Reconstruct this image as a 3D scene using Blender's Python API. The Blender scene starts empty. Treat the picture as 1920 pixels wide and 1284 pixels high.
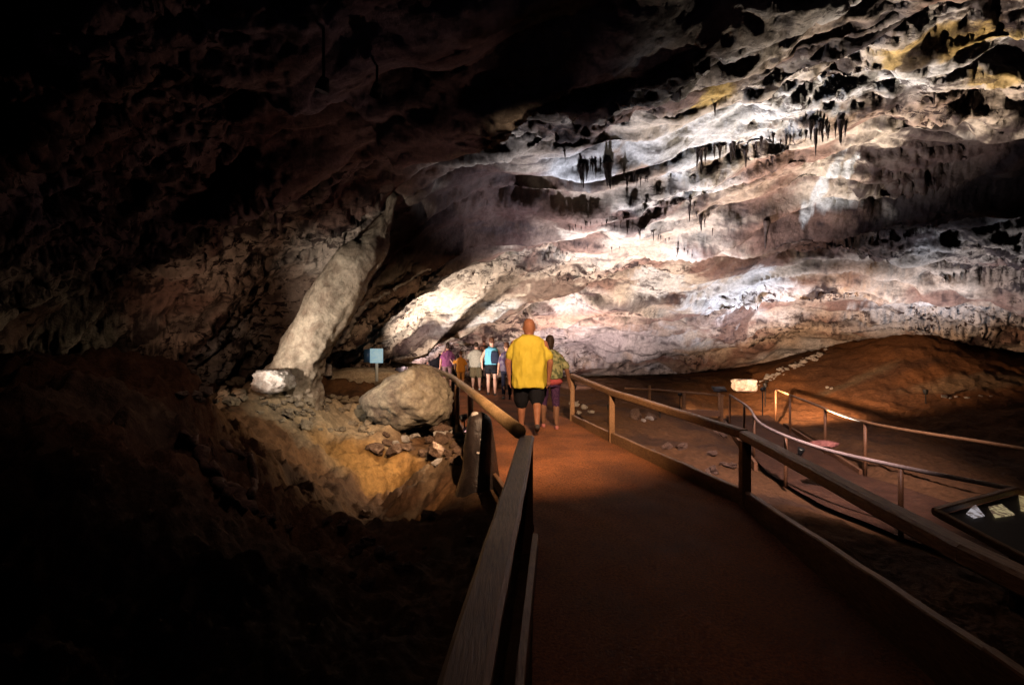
import bpy, bmesh, math, random
import numpy as np
from mathutils import Vector, Matrix
random.seed(7)
rng = np.random.default_rng(11)
S = bpy.context.scene
COL = S.collection

# ------------------------------------------------------------------ camera
EYE = 1.5
F = 960.0
cam_d = bpy.data.cameras.new("camera")
cam_d.lens = 18.0
cam_d.sensor_width = 36.0
cam_d.clip_start = 0.05
cam_d.clip_end = 300
cam = bpy.data.objects.new("camera", cam_d)
COL.objects.link(cam)
cam.location = (0, 0, EYE)
cam.rotation_euler = (math.radians(90), 0, 0)
S.camera = cam

def W(px, py, d):
    """a point of the cave seen at pixel (px,py) of the 1920 px photograph, d metres ahead"""
    return Vector(((px - 960) / F * d, d, EYE + (642 - py) / F * d))

# ------------------------------------------------------------------ world, exposure
world = bpy.data.worlds.new("World")
S.world = world
world.use_nodes = True
world.node_tree.nodes["Background"].inputs[0].default_value = (0.26, 0.20, 0.42, 1)
world.node_tree.nodes["Background"].inputs[1].default_value = 0.006
S.view_settings.view_transform = 'Standard'
S.view_settings.look = 'None'
S.view_settings.exposure = 0.0
S.view_settings.gamma = 1.0
S.render.engine = 'CYCLES'
S.cycles.use_denoising = True
S.cycles.use_adaptive_sampling = True
S.cycles.adaptive_threshold = 0.02
S.cycles.max_bounces = 5
S.cycles.diffuse_bounces = 0
S.cycles.glossy_bounces = 2
S.cycles.sample_clamp_indirect = 4.0
S.cycles.filter_width = 1.5

# ------------------------------------------------------------------ lamps of the cave and added fill lamps
def spot(name, loc, tgt, power, col, ang=110, blend=0.6, rad=0.04):
    l = bpy.data.lights.new(name, 'SPOT')
    l.energy = power; l.color = col
    l.spot_size = math.radians(ang); l.spot_blend = blend
    l.shadow_soft_size = rad
    o = bpy.data.objects.new(name, l); COL.objects.link(o)
    o.location = loc
    o.rotation_euler = (Vector(tgt) - Vector(loc)).to_track_quat('-Z', 'Y').to_euler()
    return o
WARM = (1.0, 0.80, 0.66); AMBER = (1.0, 0.55, 0.22); COOL = (0.86, 0.88, 1.0); WHITE = (1.0, 0.88, 0.76); ROSE = (1.0, 0.72, 0.70)
LAMPS = [
  # location, target, power, colour, cone, blend, radius
  ((1.9, 9.9, .3), (2.5, 10.0, 4.3), 1250, COOL, 114, .7, .02),
  ((3.4, 11.8, .0), (3.0, 13.2, 4.2), 1050, WARM, 124, .8, .02),
  ((1.9, 15.5, .2), (2.3, 17.5, 2.6), 560, ROSE, 140, .8, .02),
  ((7.4, 15.0, .3), (7.0, 16.0, 3.5), 600, COOL, 120, .8, .02),
  ((5.2, 9.2, -.4), (5.4, 7.2, 5.0), 2300, (1.0, .85, .68), 84, .9, .02),
  ((10.5, 13.0, .3), (11.0, 13.8, 3.5), 450, COOL, 120, .8, .02),
  ((-3.9, 6.1, 1.05), (-2.55, 8.5, 1.75), 330, WHITE, 74, 1.0, .02),
  ((-.78, 7.7, .35), (-2.3, 7.2, -.3), 95, (1.0, .76, .50), 100, .9, .02),
  ((.9, 1.0, 4.0), (.0, 8.4, .7), 3500, (1.0, 0.64, 0.38), 46, .9, .03),
  ((5.7, 11.6, .45), (9.8, 15.6, 1.0), 1500, (1.0, .60, .36), 80, .8, .02),
  ((-3.2, 16.2, .5), (-2.6, 17.6, 1.6), 160, ROSE, 130, .8, .02),
  ((2.6, 3.0, 4.6), (4.35, 8.0, .1), 2800, ROSE, 46, .9, .03),
  ((.2, -.2, 3.8), (1.9, 3.2, .2), 13, (1.0, .62, .48), 80, .9, .03),  # unseen lamp, added to lift the near rails and kerbs
  ((-2.2, 12.2, .3), (-1.2, 14.6, 2.5), 1000, WHITE, 104, .8, .02),
  ((-1.25, 4.7, 3.75), (-2.75, 7.6, .2), 330, (1.0, .84, .68), 40, .9, .03),
  ((-1.6, 4.3, 3.6), (-2.6, 4.6, .4), 14, (1.0, .62, .55), 80, .9, .03),  # fill lamp, added to show the left ridges dimly
  ((4.6, 13.9, .1), (7.0, 15.6, .2), 260, (1.0, .62, .35), 100, .8, .02),
  ((-4.5, 6.5, 1.1), (-4.2, 8.2, 1.7), 26, (1.0, .62, .42), 125, .9, .02),
  ((-.66, 7.4, .25), (-1.6, 5.2, 4.0), 20, (1.0, .50, .48), 125, .9, .02),  # weak red fill, added to lift the dark upper left ceiling
]
for L in LAMPS: spot("lamp_light", *L)

# ------------------------------------------------------------------ numeric noise
_perm = rng.permutation(256).astype(np.int32); _perm = np.concatenate([_perm, _perm, _perm])
_g = rng.normal(size=(256, 3)).astype(np.float32); _g /= np.linalg.norm(_g, axis=1, keepdims=True)
def gnoise(x, y, z):
    x = x.astype(np.float32); y = y.astype(np.float32); z = z.astype(np.float32)
    xi = np.floor(x); yi = np.floor(y); zi = np.floor(z)
    xf = x - xi; yf = y - yi; zf = z - zi
    xi = xi.astype(np.int32) & 255; yi = yi.astype(np.int32) & 255; zi = zi.astype(np.int32) & 255
    u = xf*xf*xf*(xf*(xf*6-15)+10); v = yf*yf*yf*(yf*(yf*6-15)+10); w = zf*zf*zf*(zf*(zf*6-15)+10)
    def gr(dx, dy, dz):
        h = _perm[(_perm[(_perm[(xi+dx) & 255] + yi+dy) & 255] + zi+dz) & 255]
        g = _g[h]
        return g[..., 0]*(xf-dx) + g[..., 1]*(yf-dy) + g[..., 2]*(zf-dz)
    x00 = gr(0,0,0); x00 += u*(gr(1,0,0)-x00)
    x10 = gr(0,1,0); x10 += u*(gr(1,1,0)-x10)
    x01 = gr(0,0,1); x01 += u*(gr(1,0,1)-x01)
    x11 = gr(0,1,1); x11 += u*(gr(1,1,1)-x11)
    a = x00 + v*(x10-x00); b = x01 + v*(x11-x01)
    return (a + w*(b-a)) * 1.6
def fbm(x, y, z, o=4, gain=.5, lac=2.03):
    s = 0; a = 1.0; n = 0
    for i in range(o):
        s = s + a*gnoise(x+i*17.3, y-i*9.1, z+i*5.7); n += a; a *= gain; x = x*lac; y = y*lac; z = z*lac
    return s/n
def ridged(x, y, z, o=4, gain=.5, lac=2.1):
    s = 0; a = 1.0; n = 0
    for i in range(o):
        s = s + a*(1-np.abs(gnoise(x+i*13.3, y+i*7.1, z-i*3.7))*1.6); n += a; a *= gain; x = x*lac; y = y*lac; z = z*lac
    return s/n
def sm(a, b, x):
    t = np.clip((x-a)/(b-a), 0, 1); return t*t*(3-2*t)

def tps(ctrl):
    C = np.array(ctrl, dtype=np.float64)
    def feat(X, Y): return np.stack([1.3*X/(Y+2.0), np.log(Y+3.0)*1.0], -1)
    P = feat(C[:, 0], C[:, 1])
    n = len(P)
    d = np.linalg.norm(P[:, None]-P[None], axis=-1)
    K = np.where(d > 0, d*d*np.log(d+1e-12), 0) + np.eye(n)*2e-3
    A = np.zeros((n+3, n+3)); A[:n, :n] = K; A[:n, n] = 1; A[:n, n+1:] = P; A[n, :n] = 1; A[n+1:, :n] = P.T
    w = np.linalg.solve(A, np.concatenate([C[:, 2], [0, 0, 0]]))
    def f(X, Y):
        Q = feat(X, Y); out = np.full(X.shape, w[n]) + Q[..., 0]*w[n+1] + Q[..., 1]*w[n+2]
        for i in range(n):
            r2 = (Q[..., 0]-P[i, 0])**2 + (Q[..., 1]-P[i, 1])**2
            out = out + w[i]*0.5*r2*np.log(r2+1e-12)
        return out
    return f

# ------------------------------------------------------------------ base surfaces (world: X right, Y ahead, Z up)
def cp(lst): return [tuple(W(*p)) for p in lst]
CEIL = tps(cp([(-500,690,4),(-500,300,3.6),(-500,-200,3),(-1200,500,2.5),
 (0,690,6.5),(0,400,5),(0,0,4.0),(0,-500,2.6),
 (300,695,9),(300,500,7),(300,250,5.5),(300,0,4.2),
 (600,680,12.5),(600,520,9.3),(600,400,8),(600,250,6.4),(600,0,4.3),(600,-600,2.4),
 (900,680,20),(900,600,16),(900,500,12.2),(900,400,9.8),(900,280,7.4),(900,100,5.2),(900,-100,4),
 (1200,700,21),(1200,600,17),(1200,500,13),(1200,400,10.3),(1200,300,8.3),(1200,180,6.6),(1200,0,4.8),(1200,-600,2.6),
 (1500,675,20),(1500,560,16),(1500,450,12.5),(1500,330,9.5),(1500,200,7.6),(1500,80,6.3),(1500,-50,5),
 (1900,680,17),(1900,600,14.5),(1900,450,11.5),(1900,300,9),(1900,150,7.5),(1900,0,6.3),(1900,-150,5),
 (2500,680,12),(2500,300,8),(2500,-100,5.5),(3200,300,5)])
 + [(0,-1.5,5),(4,-1.5,5.5),(-3,-1.5,4),(-8,30,-6),(0,30,-6),(10,30,-6),(25,30,-6),(-16,20,-6),(22,22,-5),(0,25,-3.5),(8,25,-3.5)])
def ceil_base(X, Y):
    return CEIL(X, Y)

FLOOR = tps([(0,-1.5,0),(1.2,2,0),(2,5,0),(1,4,0),(0.6,8,0),(-.3,12,0),(-1.5,16,0),(-3,20,.1),(0,20,.1)]
 + cp([(-500,900,3.0),(0,1000,2.4),(0,690,4.2),(200,686,4.6),(350,700,4.8),(480,1200,2.2),(700,1284,2.2),(420,870,4.6),(500,960,4.3),
   (330,800,7),(200,720,7.5),(0,720,8),(470,760,7.5),(520,800,7.2),(650,990,5.6),(800,1000,5.0),(860,1150,3.2),(690,905,7.6),(820,900,7.0),
   (560,740,8.6),(620,770,9.5),(640,800,8.6),(600,835,7.9),(690,832,8.1),(700,868,8.0),(760,800,9),(700,705,14),(600,705,13),(860,860,8.0),(880,800,10.5),(480,735,9.5),
   (1240,880,8),(1150,780,11.5),(1330,960,5.8),(1560,1100,3.9),(1700,1284,2.6),(1240,765,13.5),(1350,760,16),(1460,760,15),(1440,800,11.5),(1560,860,8.2),(1700,900,7.2),(1850,960,6),
   (1700,820,10.5),(1900,860,9.5),(1150,710,19),(1330,705,19),(1330,725,17.5),
   (1540,662,18),(1720,618,17),(1900,672,15.5),(1540,735,15.5),(1720,745,13.5),(1900,740,12.8),(2300,700,12),(2500,900,6)])
 + [(-8,30,-1),(0,30,-1),(10,30,-1),(26,28,-1),(-14,16,-.5)])

# path centre: left and right edges by distance
PL = np.array([(-2,.05),(2.1,.08),(3.7,.16),(4.1,.16),(7.4,-.62),(10.5,-1.25),(14.4,-2.5),(18,-4.2)])
PR = np.array([(-2,1.9),(2.0,1.95),(4.7,2.13),(7.7,1.5),(9.8,1.15),(13,.5),(16,-.1),(18,-1.0)])
def path_x(Y): return np.interp(Y, PL[:,0], PL[:,1]), np.interp(Y, PR[:,0], PR[:,1])
# lower trail on the right (axis): (Y, left X, right X, Z)
LL = np.array([(3.0,4.6),(4.6,4.55),(5.4,4.15),(6.5,3.9),(8.2,4.05),(12.7,5.4),(14.2,5.9)])
LR = np.array([(3.0,6.0),(5.8,5.75),(7.8,5.45),(10,5.9),(13,6.75),(14.2,7.1)])
def trail_x(Y): return np.interp(Y, LL[:,0], LL[:,1]), np.interp(Y, LR[:,0], LR[:,1])
def trail_z(Y): return np.interp(Y, [3, 6, 9, 14.2], [-.6, -.55, -.55, -.5])

def floor_base(X, Y):
    z = FLOOR(X, Y)
    xl, xr = path_x(Y)
    d = np.maximum(np.maximum(xl-X, X-xr), 0)
    m = np.where(Y < 18.5, 1-sm(0.0, .9, d), 0)
    z = z*(1-m) + m*(-.10)
    tl, tr = trail_x(Y)
    d = np.maximum(np.maximum(tl-X, X-tr), 0)
    m = np.where((Y < 14.6) & (Y > 2.5), 1-sm(0.0, .8, d), 0)
    z = z*(1-m) + m*(trail_z(Y)-.08)
    return z

def grid(u0, u1, nu, y0, y1, nv):
    u = np.linspace(u0, u1, nu)
    t = np.exp(np.linspace(math.log(y0+2.0), math.log(y1+2.0), nv)) - 2.0
    Y, U = np.meshgrid(t, u, indexing='ij')
    return U*(Y+2.0), Y
def normals(P):
    du = np.gradient(P, axis=1); dv = np.gradient(P, axis=0)
    n = np.cross(du, dv); n /= np.linalg.norm(n, axis=-1, keepdims=True)+1e-9
    return n
def grid_mesh(name, P, mat, col=None, kind=None, flip=False, alpha=None):
    nv, nu, _ = P.shape
    me = bpy.data.meshes.new(name)
    me.vertices.add(nv*nu); me.vertices.foreach_set('co', P.reshape(-1).astype(np.float32))
    i = np.arange(nv*nu).reshape(nv, nu)
    q = np.stack([i[:-1, :-1], i[:-1, 1:], i[1:, 1:], i[1:, :-1]], -1).reshape(-1, 4)
    if flip: q = q[:, ::-1]
    nf = len(q)
    me.loops.add(nf*4); me.loops.foreach_set('vertex_index', q.reshape(-1).astype(np.int32))
    me.polygons.add(nf); me.polygons.foreach_set('loop_start', np.arange(0, nf*4, 4, dtype=np.int32))
    me.update(calc_edges=True)
    me.polygons.foreach_set('use_smooth', np.ones(nf, dtype=bool))
    if col is not None:
        a = me.color_attributes.new('stone', 'FLOAT_COLOR', 'POINT')
        c = np.ones((nv*nu, 4), np.float32); c[:, :3] = col.reshape(-1, 3)
        if alpha is not None: c[:, 3] = alpha.reshape(-1)
        a.data.foreach_set('color', c.reshape(-1))
    me.materials.append(mat)
    o = bpy.data.objects.new(name, me); COL.objects.link(o)
    if kind: o['kind'] = kind
    return o

# ------------------------------------------------------------------ materials
def new_mat(name):
    m = bpy.data.materials.new(name); m.use_nodes = True
    nt = m.node_tree; b = nt.nodes['Principled BSDF']
    return m, nt, b
def N(nt, t, **kw):
    n = nt.nodes.new(t)
    for k, v in kw.items():
        if k in n.inputs: n.inputs[k].default_value = v
        else: setattr(n, k, v)
    return n
def mat_rock(name, attr=True, base=(.5,.4,.3), dark=(.1,.07,.05), scale=1.0, bump=.6, rough=.78, spec=.25, speck=.5, stretch=(1,1,1), flecks=False):
    m, nt, b = new_mat(name); L = nt.links.new
    tc = N(nt, 'ShaderNodeTexCoord'); mp = N(nt, 'ShaderNodeMapping'); mp.inputs['Scale'].default_value = stretch
    L(tc.outputs['Object'], mp.inputs[0])
    n1 = N(nt, 'ShaderNodeTexNoise', Scale=2.3*scale, Detail=9.0, Roughness=.62, Distortion=.4); L(mp.outputs[0], n1.inputs['Vector'])
    n2 = N(nt, 'ShaderNodeTexNoise', Scale=13*scale, Detail=8.0, Roughness=.7); L(mp.outputs[0], n2.inputs['Vector'])
    if attr:
        at = N(nt, 'ShaderNodeAttribute', attribute_name='stone'); c0 = at.outputs['Color']
    else:
        mx0 = N(nt, 'ShaderNodeMix', data_type='RGBA'); mx0.inputs[6].default_value = (*dark, 1); mx0.inputs[7].default_value = (*base, 1)
        r0 = N(nt, 'ShaderNodeMapRange'); r0.inputs['From Min'].default_value = .35; r0.inputs['From Max'].default_value = .6
        L(n1.outputs[0], r0.inputs[0]); L(r0.outputs[0], mx0.inputs[0]); c0 = mx0.outputs[2]
    r1 = N(nt, 'ShaderNodeMapRange'); r1.inputs['From Min'].default_value = .3; r1.inputs['From Max'].default_value = .65
    r1.inputs['To Min'].default_value = 1-speck; r1.inputs['To Max'].default_value = 1.12
    L(n2.outputs[0], r1.inputs[0])
    mu = N(nt, 'ShaderNodeMix', data_type='RGBA', blend_type='MULTIPLY'); mu.inputs[0].default_value = 1
    L(c0, mu.inputs[6]); L(r1.outputs[0], mu.inputs[7])
    if flecks:
        mp2 = N(nt, 'ShaderNodeMapping'); mp2.inputs['Scale'].default_value = (3.2, 8.5, 8.0); L(tc.outputs['Object'], mp2.inputs[0])
        n3 = N(nt, 'ShaderNodeTexNoise', Scale=1.0, Detail=7.0, Roughness=.68, Distortion=.7); L(mp2.outputs[0], n3.inputs['Vector'])
        r3 = N(nt, 'ShaderNodeMapRange'); r3.inputs['From Min'].default_value = .525; r3.inputs['From Max'].default_value = .575; L(n3.outputs[0], r3.inputs[0])
        m3 = N(nt, 'ShaderNodeMath', operation='MULTIPLY'); L(r3.outputs[0], m3.inputs[0]); L(at.outputs['Alpha'], m3.inputs[1])
        mx3 = N(nt, 'ShaderNodeMix', data_type='RGBA'); mx3.inputs[7].default_value = (.04,.022,.02,1); L(m3.outputs[0], mx3.inputs[0]); L(mu.outputs[2], mx3.inputs[6]); L(mx3.outputs[2], b.inputs['Base Color'])
    else: L(mu.outputs[2], b.inputs['Base Color'])
    ad = N(nt, 'ShaderNodeMath', operation='ADD'); L(n1.outputs[0], ad.inputs[0]); 
    m2 = N(nt, 'ShaderNodeMath', operation='MULTIPLY'); m2.inputs[1].default_value = .35; L(n2.outputs[0], m2.inputs[0]); L(m2.outputs[0], ad.inputs[1])
    bp = N(nt, 'ShaderNodeBump', Strength=bump, Distance=.08/scale); L(ad.outputs[0], bp.inputs['Height']); L(bp.outputs[0], b.inputs['Normal'])
    b.inputs['Roughness'].default_value = rough; b.inputs['Specular IOR Level'].default_value = spec
    return m
M_CEIL = mat_rock('ceiling_stone', rough=.7, bump=.8, speck=.4, flecks=True)
M_FLOOR = mat_rock('floor_stone', rough=.85, bump=.9, speck=.5)

def on_ceiling(px, py):
    """where the sight line through a pixel of the photograph meets the vault: world X, Y"""
    Y = np.linspace(2, 26, 600); Z = ceil_base((px-960)/F*Y, Y); r = EYE+(642-py)/F*Y
    k = np.argmax(Z < r) if py < 642 else np.argmax(Z < r)
    return (px-960)/F*Y[k], Y[k]
def stain(X, Y, px, py, rx, ry, wob, rot=0):
    """an elliptical patch of the vault (world metres) with a ragged rim, 0..1"""
    x0, y0 = on_ceiling(px, py); _, y1 = on_ceiling(px, py+ry); _, y2 = on_ceiling(px, py-ry)
    sx = rx*y0/F; sy = max(abs(y1-y2)/2, .15)
    a = (X-x0)/sx; b = (Y-y0)/sy
    b = b - a*rot
    return 1-sm(.7, 1.0, np.sqrt(a*a+b*b)+wob)
def on_ground(px, py):
    Y = np.linspace(2, 26, 600); Z = floor_base((px-960)/F*Y, Y); r = EYE+(642-py)/F*Y
    k = np.argmax(Z > r); return (px-960)/F*Y[k], Y[k]
def gstain(X, Y, px, py, rx, ry, wob, rot=0):
    x0, y0 = on_ground(px, py); _, y1 = on_ground(px, py+ry); _, y2 = on_ground(px, py-ry)
    a = (X-x0)/(rx*y0/F); b = (Y-y0)/max(abs(y1-y2)/2, .3) - a*rot
    return 1-sm(.5, 1.15, np.sqrt(a*a+b*b)+wob)
LIP = np.array([on_ceiling(*p) for p in [(300,20),(600,110),(760,190),(900,165),(1050,100),(1280,58),(1450,10),(1620,-40),(1800,-120)]])
LIP = LIP[np.argsort(LIP[:, 0])]

# ------------------------------------------------------------------ cave ceiling
def pix(P):
    d = np.maximum(P[..., 1], .3)
    return 960 + F*P[..., 0]/d, 642 - F*(P[..., 2]-EYE)/d
def build_ceiling():
    X, Y = grid(-1.55, 1.45, 1150, -1.2, 27, 900)
    Z = ceil_base(X, Y)
    # long folds and ledges that run across the vault, rising to the right
    q = Y + .25*X
    dx0, dy0 = on_ceiling(885, 388); dome = np.exp(-((X-dx0)/1.7)**2-((Y-dy0)/2.2)**2)
    wob = fbm(X*.22, Y*.22, Z*0+3.1, 3)*1.2
    fold = ridged(X*.13+4, (q+wob)*.55, Z*0+1.5, 3)
    Z = Z + (fold-.62)*1.0*sm(2, 7, Y)*(1-.7*dome)
    st = gnoise(X*.16+9, (q+wob*.8)*.42, Z*0+7)*3.2
    fr = st-np.floor(st); Z = Z + (sm(.55, .95, fr) - fr)*.34*sm(3, 8, Y)
    yl = np.interp(X, LIP[:, 0], LIP[:, 1]) + .35*fbm(X*1.1, Y*.3, Z*0+2, 4)
    t = Y-yl
    Z = Z - .35*np.where(t > 0, 1-sm(0, .45, t), np.exp(-(t/1.4)**2))
    Z = Z + .35*dome
    P = np.stack([X, Y, Z], -1)
    n = normals(P)
    n = np.where(n[..., 2:3] > 0, -n, n)
    x, y, z = P[..., 0], P[..., 1], P[..., 2]
    rough = sm(-.12, .35, fbm(x*.35+20, y*.5, z*.4, 3) + .35*sm(-1.0, -4.0, x))*(1-.6*dome)   # broken rock / smooth flowstone
    d = np.zeros(X.shape)
    d += .20*fbm(x*.9, y*1.1, z*1.0, 2)
    d += (.04+.15*rough)*(ridged(x*1.5, y*2.2, z*2, 4)-.6)
    d += (.012+.07*rough)*fbm(x*5, y*6, z*6, 4, .6)
    d -= (.02+.10*rough)*sm(.18, .42, gnoise(x*5.5, y*9, z*9+4))
    pit = sm(.26, .46, gnoise(x*.62+50, (y+.25*x)*2.9, z*2.2)+.25*gnoise(x*3, y*5, z*5)) * sm(.0, .5, rough)
    pit = pit*(1-np.exp(-((x-.5)**2+(y-16.3)**2)/.8))
    d -= .12*pit
    P = P + n*d[..., None]
    rough = rough*(1-dome)
    # stone colours, with some shade painted in
    cream = np.array([.66, .54, .44]); brown = np.array([.24, .13, .10]); tan = np.array([.46, .33, .25])
    white = np.array([.78, .77, .78]); dark = np.array([.03, .018, .02]); ochre = np.array([.66, .43, .13])
    def mixc(c, k, w): return c*(1-w[..., None]) + k*w[..., None]
    c = np.broadcast_to(cream, X.shape+(3,)).copy()
    c = mixc(c, tan, sm(-.1, .35, fbm(x*.3, y*.7, z*.5+9, 4)))
    c = mixc(c, brown*1.1, .88*sm(.0, .26, fbm(x*.45+7, (y+.25*x)*1.1, z*.7, 5)))
    c = mixc(c, white, .9*sm(.12, .4, fbm(x*.28-9, y*.5, z*.3+4, 4)))
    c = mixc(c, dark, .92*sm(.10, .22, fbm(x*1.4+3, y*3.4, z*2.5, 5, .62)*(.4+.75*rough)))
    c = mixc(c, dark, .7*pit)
    wb = 1.1*fbm(x*1.5, y*2.2, z*2+30, 6, .62)
    STAINS_AND_SHADE = [(1330,300,150,22,white,.5,-.1),(1060,420,90,26,brown,.8,0),(1250,410,120,16,brown,.7,0),(1400,500,110,14,brown*.8,.8,0),(1330,600,60,30,brown*.8,.7,0),(1050,560,120,12,brown*.6,.8,0),(1600,470,120,18,brown*.7,.8,0),(1480,430,190,70,brown,.75,0),(1200,578,230,16,dark*1.6,.7,0),(1820,345,230,110,dark*1.3,.93,.1),(1700,430,130,50,dark*2,.8,0),  # mineral patches; the long dark band low down is painted shadow
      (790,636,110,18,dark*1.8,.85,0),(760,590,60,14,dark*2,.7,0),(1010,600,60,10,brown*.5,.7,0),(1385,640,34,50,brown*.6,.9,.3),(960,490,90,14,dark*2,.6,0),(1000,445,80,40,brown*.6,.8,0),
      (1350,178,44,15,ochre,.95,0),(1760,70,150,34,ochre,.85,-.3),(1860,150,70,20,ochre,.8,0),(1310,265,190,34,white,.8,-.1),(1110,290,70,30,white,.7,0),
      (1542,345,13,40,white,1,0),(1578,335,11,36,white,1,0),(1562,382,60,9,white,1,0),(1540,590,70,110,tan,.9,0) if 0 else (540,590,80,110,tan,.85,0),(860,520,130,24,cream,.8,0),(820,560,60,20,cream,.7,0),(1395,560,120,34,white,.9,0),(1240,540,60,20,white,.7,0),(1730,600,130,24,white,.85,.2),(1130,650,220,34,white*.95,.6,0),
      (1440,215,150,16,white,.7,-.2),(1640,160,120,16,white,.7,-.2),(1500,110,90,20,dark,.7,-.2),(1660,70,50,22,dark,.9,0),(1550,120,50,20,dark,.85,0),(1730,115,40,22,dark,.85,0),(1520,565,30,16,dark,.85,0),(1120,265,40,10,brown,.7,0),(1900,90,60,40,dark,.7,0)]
    Q = P[::3, ::3]; QX, QY = pix(Q); QF = Q.reshape(-1, 3)
    def relief(px, py):
        d2 = (QX-px)**2+(QY-py)**2; ok = (d2 < 144) & (Q[..., 1] > 2)
        return QF[np.argmin(np.where(ok, Q[..., 1], 1e9))] if ok.any() else QF[np.argmin(np.where(Q[..., 1] > 2, d2, 1e9))]
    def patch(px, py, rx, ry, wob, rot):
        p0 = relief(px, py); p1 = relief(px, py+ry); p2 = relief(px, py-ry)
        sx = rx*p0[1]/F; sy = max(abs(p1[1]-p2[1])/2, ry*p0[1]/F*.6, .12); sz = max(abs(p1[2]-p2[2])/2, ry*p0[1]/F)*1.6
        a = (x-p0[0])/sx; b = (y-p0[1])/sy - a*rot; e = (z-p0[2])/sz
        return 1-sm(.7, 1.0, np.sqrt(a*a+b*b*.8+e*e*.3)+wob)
    c = mixc(c, cream, .8*patch(880, 535, 170, 60, wb, 0))
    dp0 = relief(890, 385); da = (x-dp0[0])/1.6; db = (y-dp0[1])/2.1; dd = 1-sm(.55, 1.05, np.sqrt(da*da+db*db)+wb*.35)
    for (px, py, rx, ry, k, w, rot) in STAINS_AND_SHADE:
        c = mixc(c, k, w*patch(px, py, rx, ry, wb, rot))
    c = mixc(c, np.array([.05, .022, .02]), .97*dd)  # dark brown rock with the hollow's shade painted in
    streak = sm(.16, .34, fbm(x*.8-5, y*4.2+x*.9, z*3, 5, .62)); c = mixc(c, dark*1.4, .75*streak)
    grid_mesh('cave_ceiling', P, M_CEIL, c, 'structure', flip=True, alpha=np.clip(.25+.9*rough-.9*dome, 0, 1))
    return P

def build_floor():
    X, Y = grid(-1.5, 1.5, 900, -1.2, 29, 620)
    Z = floor_base(X, Y)
    xl, xr = path_x(Y)
    dp = np.maximum(np.maximum(xl-X, X-xr), 0)
    tl, tr = trail_x(Y); dt = np.maximum(np.maximum(tl-X, X-tr), 0); dt = np.where((Y > 2.5) & (Y < 14.6), dt, 9)
    shelf = gstain(X, Y, 610, 790, 150, 62, .25*fbm(X*1.2, Y*1.2, Z+8, 4)); Z = Z + .10*sm(.1, .55, shelf)
    free = sm(.0, .5, np.minimum(np.where(Y < 18.5, dp, 9), dt))
    x, y, z = X, Y, Z
    left = sm(0, -1.5, X)
    n1 = ridged(x*.9, y*.9, z*1.2+2, 5, .55)-.6
    n2 = fbm(x*4, y*4, z*4, 4, .6)
    Z = Z + free*((.14+.36*left*(1-.5*shelf))*n1 + (.05+.05*left)*n2 + .05*np.abs(fbm(x*9, y*9, z*9, 3))*sm(-1, -3, X))
    P = np.stack([X, Y, Z], -1)
    dirt = np.array([.20, .10, .045]); tan = np.array([.5, .38, .24]); dk = np.array([.08, .045, .03])
    def mixc(c, k, w): return c*(1-w[..., None]) + k*w[..., None]
    c = np.broadcast_to(dirt, X.shape+(3,)).copy()
    c = mixc(c, dk, .8*sm(.0, .35, fbm(x*.8, y*.8, z+5, 4)))
    c = mixc(c, tan*.6, .6*left*sm(-.05, .25, fbm(x*.5+3, y*.5, z+1, 4)))
    wb = .5*fbm(x*1.3, y*1.3, z*1.3+30, 5, .6)
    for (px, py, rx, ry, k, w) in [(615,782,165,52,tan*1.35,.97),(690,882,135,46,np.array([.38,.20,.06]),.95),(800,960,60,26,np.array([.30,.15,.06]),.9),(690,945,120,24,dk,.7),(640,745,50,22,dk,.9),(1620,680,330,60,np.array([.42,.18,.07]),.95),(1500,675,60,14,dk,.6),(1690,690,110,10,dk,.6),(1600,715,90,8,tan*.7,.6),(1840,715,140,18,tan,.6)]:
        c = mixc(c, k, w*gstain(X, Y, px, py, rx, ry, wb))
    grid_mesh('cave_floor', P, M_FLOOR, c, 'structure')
    return P

CEILP = build_ceiling()
FLOORP = build_floor()
_cpx = pix(CEILP); _fpx = pix(FLOORP)
def hit(P, PX, px, py, tol=6):
    """nearest point of a rock surface along the sight line through a pixel"""
    d2 = (PX[0]-px)**2 + (PX[1]-py)**2
    ok = (d2 < tol*tol) & (P[..., 1] > 1)
    if not ok.any():
        k = np.argmin(np.where(P[..., 1] > 1, d2, 1e9)); return Vector(P.reshape(-1, 3)[k])
    k = np.argmin(np.where(ok, P[..., 1], 1e9)); return Vector(P.reshape(-1, 3)[k])
def on_roof(px, py): return hit(CEILP, _cpx, px, py)
def on_floor(px, py): return hit(FLOORP, _fpx, px, py)
def floor_z(X, Y):
    nv, nu, _ = FLOORP.shape
    j = (X/(Y+2.0)+1.5)/3.0*(nu-1); i = (math.log(Y+2)-math.log(.8))/(math.log(31)-math.log(.8))*(nv-1)
    i = min(max(int(round(i)), 0), nv-1); j = min(max(int(round(j)), 0), nu-1)
    return float(FLOORP[i, j, 2])

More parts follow.
